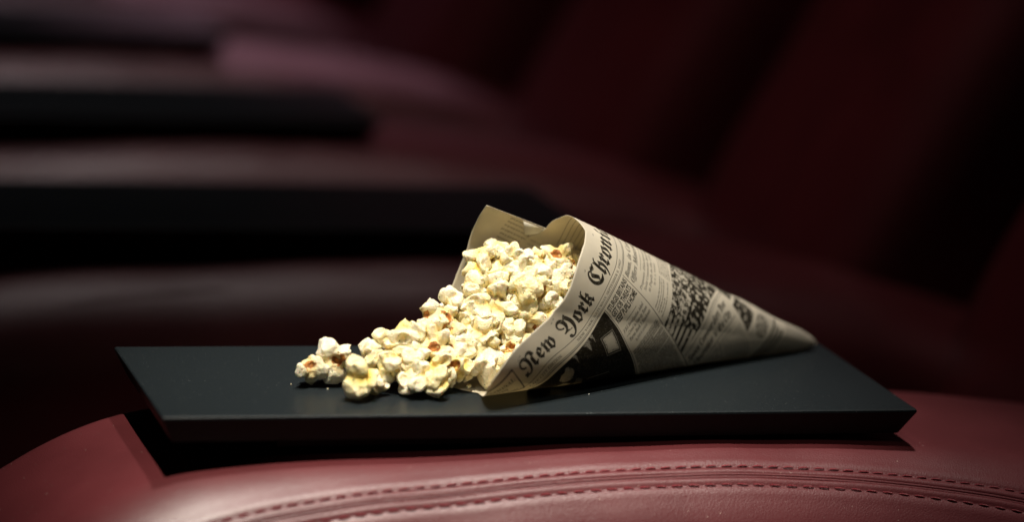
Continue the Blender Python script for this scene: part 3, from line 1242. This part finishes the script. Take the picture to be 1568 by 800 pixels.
def place_on_heap(px, py, rr):
    d = px_ray(px, py)
    best = None
    for t in np.linspace(1.45, 1.95, 260):
        P = CAM + d * t
        y0 = heap_front(P.x)
        surf = (P.y - y0) * slope(P.x) + rr * .55
        if P.z - rr * .55 < surf or (P.x < .19 and P.z < rr * .7):
            best = P
            break
    if best is None:
        best = CAM + d * 1.8
    # keep clear of the paper wall
    for _ in range(40):
        room, out, th = cone_room(best)
        if out < 0 and room < rr * .75:
            rel_ = np.array(best) - AP
            a = rel_ @ AX
            rv = rel_ - a * AX
            n = Vector(-rv / np.linalg.norm(rv))
            # move along the ray only, towards the camera or away from it
            best = best + d * (.001 if n.dot(Vector(d)) > 0 else -.001)
        else:
            break
    return best


# px, py, size in photo pixels, mesh variant, look
G0 = 'popcorn in the heap'
KER = [
    (472, 572, 38, 0, 'small popcorn with a brown heart, leftmost of all on the tray'),
    (514, 562, 48, 2, 'popcorn with a wide orange-brown hull, second from the left'),
    (547, 583, 52, 8, 'wide lumpy pale popcorn at the front left of the spill'),
    (585, 517, 30, 1, 'blocky white popcorn on the left ridge of the heap'),
    (566, 538, 34, 5, 'pale popcorn on the left slope above the wide lumpy one'),
    (576, 556, 32, 6, 'popcorn lying just above the wide lumpy front left one'),
    (600, 536, 34, 8, 'popcorn below the blocky white one on the left ridge'),
    (604, 558, 46, 7, 'smooth cap-shaped popcorn standing up at the front of the spill'),
    (592, 572, 34, 18, 'popcorn between the wide lumpy and cap-shaped front ones'),
    (576, 589, 32, 4, 'small popcorn tucked right of the wide lumpy front left one'),
    (618, 508, 42, 11, 'round white popcorn standing highest on the left ridge'),
    (618, 538, 32, 10, 'grey-white popcorn under the round white ridge piece'),
    (656, 482, 32, 15, 'popcorn with a brown base sticking up from the heap outline'),
    (645, 582, 46, 12, 'large ribbed popcorn at the very front of the spill'),
    (672, 588, 42, 5, 'popcorn with a folded lobe, front right of the spill on the tray'),
    (667, 530, 44, 17, 'pale popcorn with brown cracks in the middle of the spill'),
    (632, 556, 38, 14, 'smooth popcorn between the cap-shaped and the ribbed front ones'),
    (697, 562, 42, 0, 'popcorn with a dark orange hull beside the front white paper tip'),
    (640, 513, 34, 6, 'popcorn right of the round white ridge piece'),
    (660, 508, 36, 18, 'crumpled pale popcorn in the middle of the left slope'),
    (680, 489, 44, 9, 'crumpled popcorn right of the brown-based one on the outline'),
    (688, 459, 34, 1, 'small lobed popcorn on the outline against the back paper flap'),
    (703, 470, 36, 11, 'pale popcorn below the lobed outline piece by the back flap'),
    (684, 508, 42, 13, 'smooth leaf-like popcorn left of the bright orange hull'),
    (708, 508, 32, 4, 'popcorn showing a bright orange hull in the middle of the heap'),
    (722, 441, 42, 16, 'pale popcorn on the left face of the tall heap'),
    (734, 418, 42, 8, 'twisted popcorn below the highest left piece of the heap'),
    (741, 395, 44, 7, 'large white popcorn at the upper left of the heap'),
    (761, 383, 32, 12, 'popcorn at the very top of the heap by the paper'),
    (781, 384, 30, 14, 'small round popcorn at the top next to the topmost one'),
    (768, 404, 36, 19, 'upright pale popcorn under the two topmost ones'),
    (794, 398, 36, 10, 'hollow popcorn with specks near the top of the heap'),
    (821, 395, 26, 15, 'small browned popcorn at the back against the paper'),
    (852, 391, 42, 2, 'popcorn with a dark brown hollow near the cone rim top'),
    (875, 405, 38, 18, 'white popcorn right of the brown hollow one by the rim'),
    (886, 420, 30, 3, 'small popcorn squeezed against the upper cone rim'),
    (818, 409, 36, 13, 'pale popcorn behind the speckled large one'),
    (790, 416, 36, 6, 'angular popcorn with green specks in the upper heap'),
    (816, 428, 40, 17, 'speckled popcorn on the upper right of the heap'),
    (836, 413, 30, 4, 'popcorn with a red-brown hull in the upper right of the heap'),
    (863, 425, 40, 9, 'bright popcorn just below the white one by the rim'),
    (756, 444, 42, 11, 'popcorn with a flat bright face in the middle of the tall heap'),
    (738, 472, 42, 3, 'long pale popcorn on the left of the heap middle'),
    (716, 484, 36, 18, 'popcorn between the outline pieces and the heap middle'),
    (763, 477, 40, 12, 'folded popcorn in the centre of the heap'),
    (789, 474, 36, 1, 'grey-white ribbed popcorn in the centre of the heap'),
    (812, 486, 38, 7, 'smooth shaded popcorn right of the ribbed centre one'),
    (803, 448, 54, 5, 'largest smooth popcorn with specks in the upper middle of the heap'),
    (858, 443, 42, 0, 'yellow popcorn with cupped petals near the cone rim'),
    (838, 464, 38, 14, 'pale speckled popcorn left of the rim, half way up'),
    (740, 512, 48, 8, 'broad popcorn with a grey edge in the lower middle of the heap'),
    (782, 506, 38, 16, 'bright lobed popcorn in the lower middle near the rim'),
    (750, 534, 44, 19, 'popcorn with a greenish spot above the paper front corner'),
    (786, 534, 38, 17, 'popcorn with golden pits touching the cone rim low down'),
    (710, 530, 40, 6, 'popcorn left of the greenish spotted one'),
    (735, 562, 48, 10, 'large yellowish popcorn resting behind the white paper edge'),
    (762, 560, 38, 15, 'low popcorn squeezed against the cone rim near the paper corner'),
    (775, 424, 34, 7, 'popcorn in the upper left middle beside the largest smooth one'),
    (752, 424, 32, 13, 'small popcorn under the large white upper left piece'),
    (776, 455, 34, 9, 'yellowish popcorn left under the largest smooth one'),
    (726, 456, 32, 19, 'narrow popcorn on the left face of the tall heap'),
    (829, 440, 34, 11, 'popcorn with orange hull right of the largest smooth one'),
    (880, 440, 28, 12, 'tiny yellow popcorn behind the rim near the middle'),
    (845, 482, 34, 16, 'popcorn half hidden by the rim below the speckled pale one'),
    (822, 506, 32, 2, 'popcorn at the rim with an orange pit, mid height'),
    (803, 520, 32, 4, 'yellow popcorn touching the rim in the lower third'),
    (768, 545, 34, 14, 'popcorn between the golden pitted and large yellowish ones'),
    (690, 534, 38, 1, 'popcorn behind the one with brown cracks'),
    (670, 556, 38, 13, 'popcorn behind the ribbed front piece'),
    (644, 542, 36, 19, 'popcorn in the middle of the lower left slope'),
    (713, 570, 30, 18, 'popcorn low down right of the dark orange hull piece'),
    (684, 578, 28, 16, 'small popcorn at the front beside the white paper tip'),
    (625, 580, 36, 2, 'popcorn on the tray left of the large ribbed one'),
    (727, 500, 36, 5, 'popcorn right above the bright orange hull'),
    (770, 500, 34, 11, 'small popcorn above the broad grey-edged one'),
    (700, 545, 34, 7, 'popcorn above the dark orange hull piece'),
]
HP = {19: 'x'}
placed = []


def add_kernel(P, rr, var, label, group=None, rot=None, on_table=False):
    me, V = POP[var % len(POP)]
    o = bpy.data.objects.new('popcorn', me)
    COL.objects.link(o)
    e = rot or Euler((random.uniform(0, 6.28), random.uniform(0, 6.28), random.uniform(0, 6.28)))
    R = np.array(e.to_matrix())
    zmin = (V @ R.T)[:, 2].min() * rr
    z = P.z
    if on_table or z + zmin < 0.0010:
        z = -zmin + 0.0008
    o.location = (P.x, P.y, z)
    o.rotation_euler = e
    o.scale = (rr, rr, rr)
    tag(o, label, 'popcorn', group or 'popcorn spilling from the cone')
    placed.append((P.x, P.y, z, rr))
    return o


def face_rot(var, toward, spin):
    """turn the kernel's hull side roughly towards a direction"""
    d = np.random.default_rng(100 + var).normal(size=3)
    d = Vector(d / np.linalg.norm(d))
    q = d.rotation_difference(Vector(toward))
    return (Matrix.Rotation(spin, 3, Vector(toward)) @ q.to_matrix()).to_euler()


hull_words = ('brown', 'orange', 'pits', 'pit')
for i, (px, py, sz, var, lab) in enumerate(KER):
    rr = sz * .5 * 1.70 / FPX * 1.50
    low = (py + sz * .5) > np.interp(px, [455, 540, 690], [588, 600, 603]) - 3 and px < 700
    if low:
        d = px_ray(px, py)
        zc = rr * .74
        t = (zc - CAM.z) / d.z
        P = CAM + d * t
    else:
        P = place_on_heap(px, py, rr)
    if var in HULLS and not any(h_ in lab for h_ in hull_words):
        var += 1
    tow = Vector((-.3, -.93, .25)).normalized()
    if any(h_ in lab for h_ in hull_words):
        var = HULLS[i % 6]
        rot = face_rot(var, (tow + Vector((random.uniform(-.3, .3), 0, random.uniform(-.2, .3)))).normalized(), random.uniform(0, 6.28))
    else:
        rot = face_rot(var, (-tow + Vector((random.uniform(-.9, .9), random.uniform(-.5, .5), random.uniform(-.9, .4)))).normalized(), random.uniform(0, 6.28))
    add_kernel(P, rr, var, lab, rot=rot, on_table=low)

# the pieces that fill the heap behind the ones seen
fill = 0
tries = 0
while fill < 95 and tries < 20000:
    tries += 1
    x = random.uniform(.130, .27)
    y = random.uniform(.035, .15)
    rr = random.uniform(.0065, .0085)
    y0 = heap_front(x)
    top = (y - y0) * slope(x)
    # heap rises towards the cone mouth and falls off to the left
    cap = float(np.interp(x, [.09, .13, .17, .20, .27], [.012, .026, .050, .062, .075]))
    ztop = min(top, cap) - rr * 1.1
    if ztop < rr * .7:
        continue
    z = random.uniform(rr * .7, ztop)
    P = Vector((x, y, z))
    room, out, th = cone_room(P)
    if out < 0 and room < rr * .85:
        continue
    if out >= 0 and y > y0 + float(np.interp(x, [.13, .15, .17, .19, .22], [.018, .026, .042, .06, .08])):
        continue
    if any((x - a) ** 2 + (y - b) ** 2 + (z - c) ** 2 < ((rr + q) * .66) ** 2 for a, b, c, q in placed):
        continue
    add_kernel(P, rr, random.randrange(20), 'popcorn piece mostly hidden deep in the heap', 'popcorn buried in the heap')
    fill += 1

# crumb on the white paper edge and crumbs on the table
me, V = POP[1]


def crumb(px, py, z, sc, lab):
    o = bpy.data.objects.new('popcorn_crumb', me)
    COL.objects.link(o)
    d_ = px_ray(px, py)
    o.location = CAM + d_ * ((z - CAM.z) / d_.z)
    o.scale = sc
    o.rotation_euler = (random.random() * 3, random.random() * 3, 1.0)
    tag(o, lab, 'crumb')


crumb(718, 591, .0022, (.0024, .0017, .0015), 'white popcorn crumb on the paper edge in front of the heap')
crumb(502, 596, .0006, (.0007, .0006, .0005), 'tiny white crumb on the dark tray below the leftmost popcorn')
crumb(446, 589, .0005, (.0005, .0004, .0004), 'faint speck of a crumb on the tray left of all the popcorn')
crumb(902, 604, .0005, (.0006, .0004, .0004), 'tiny crumb on the tray in front of the paper cone')
print('fill', fill, 'objects', len(bpy.data.objects))
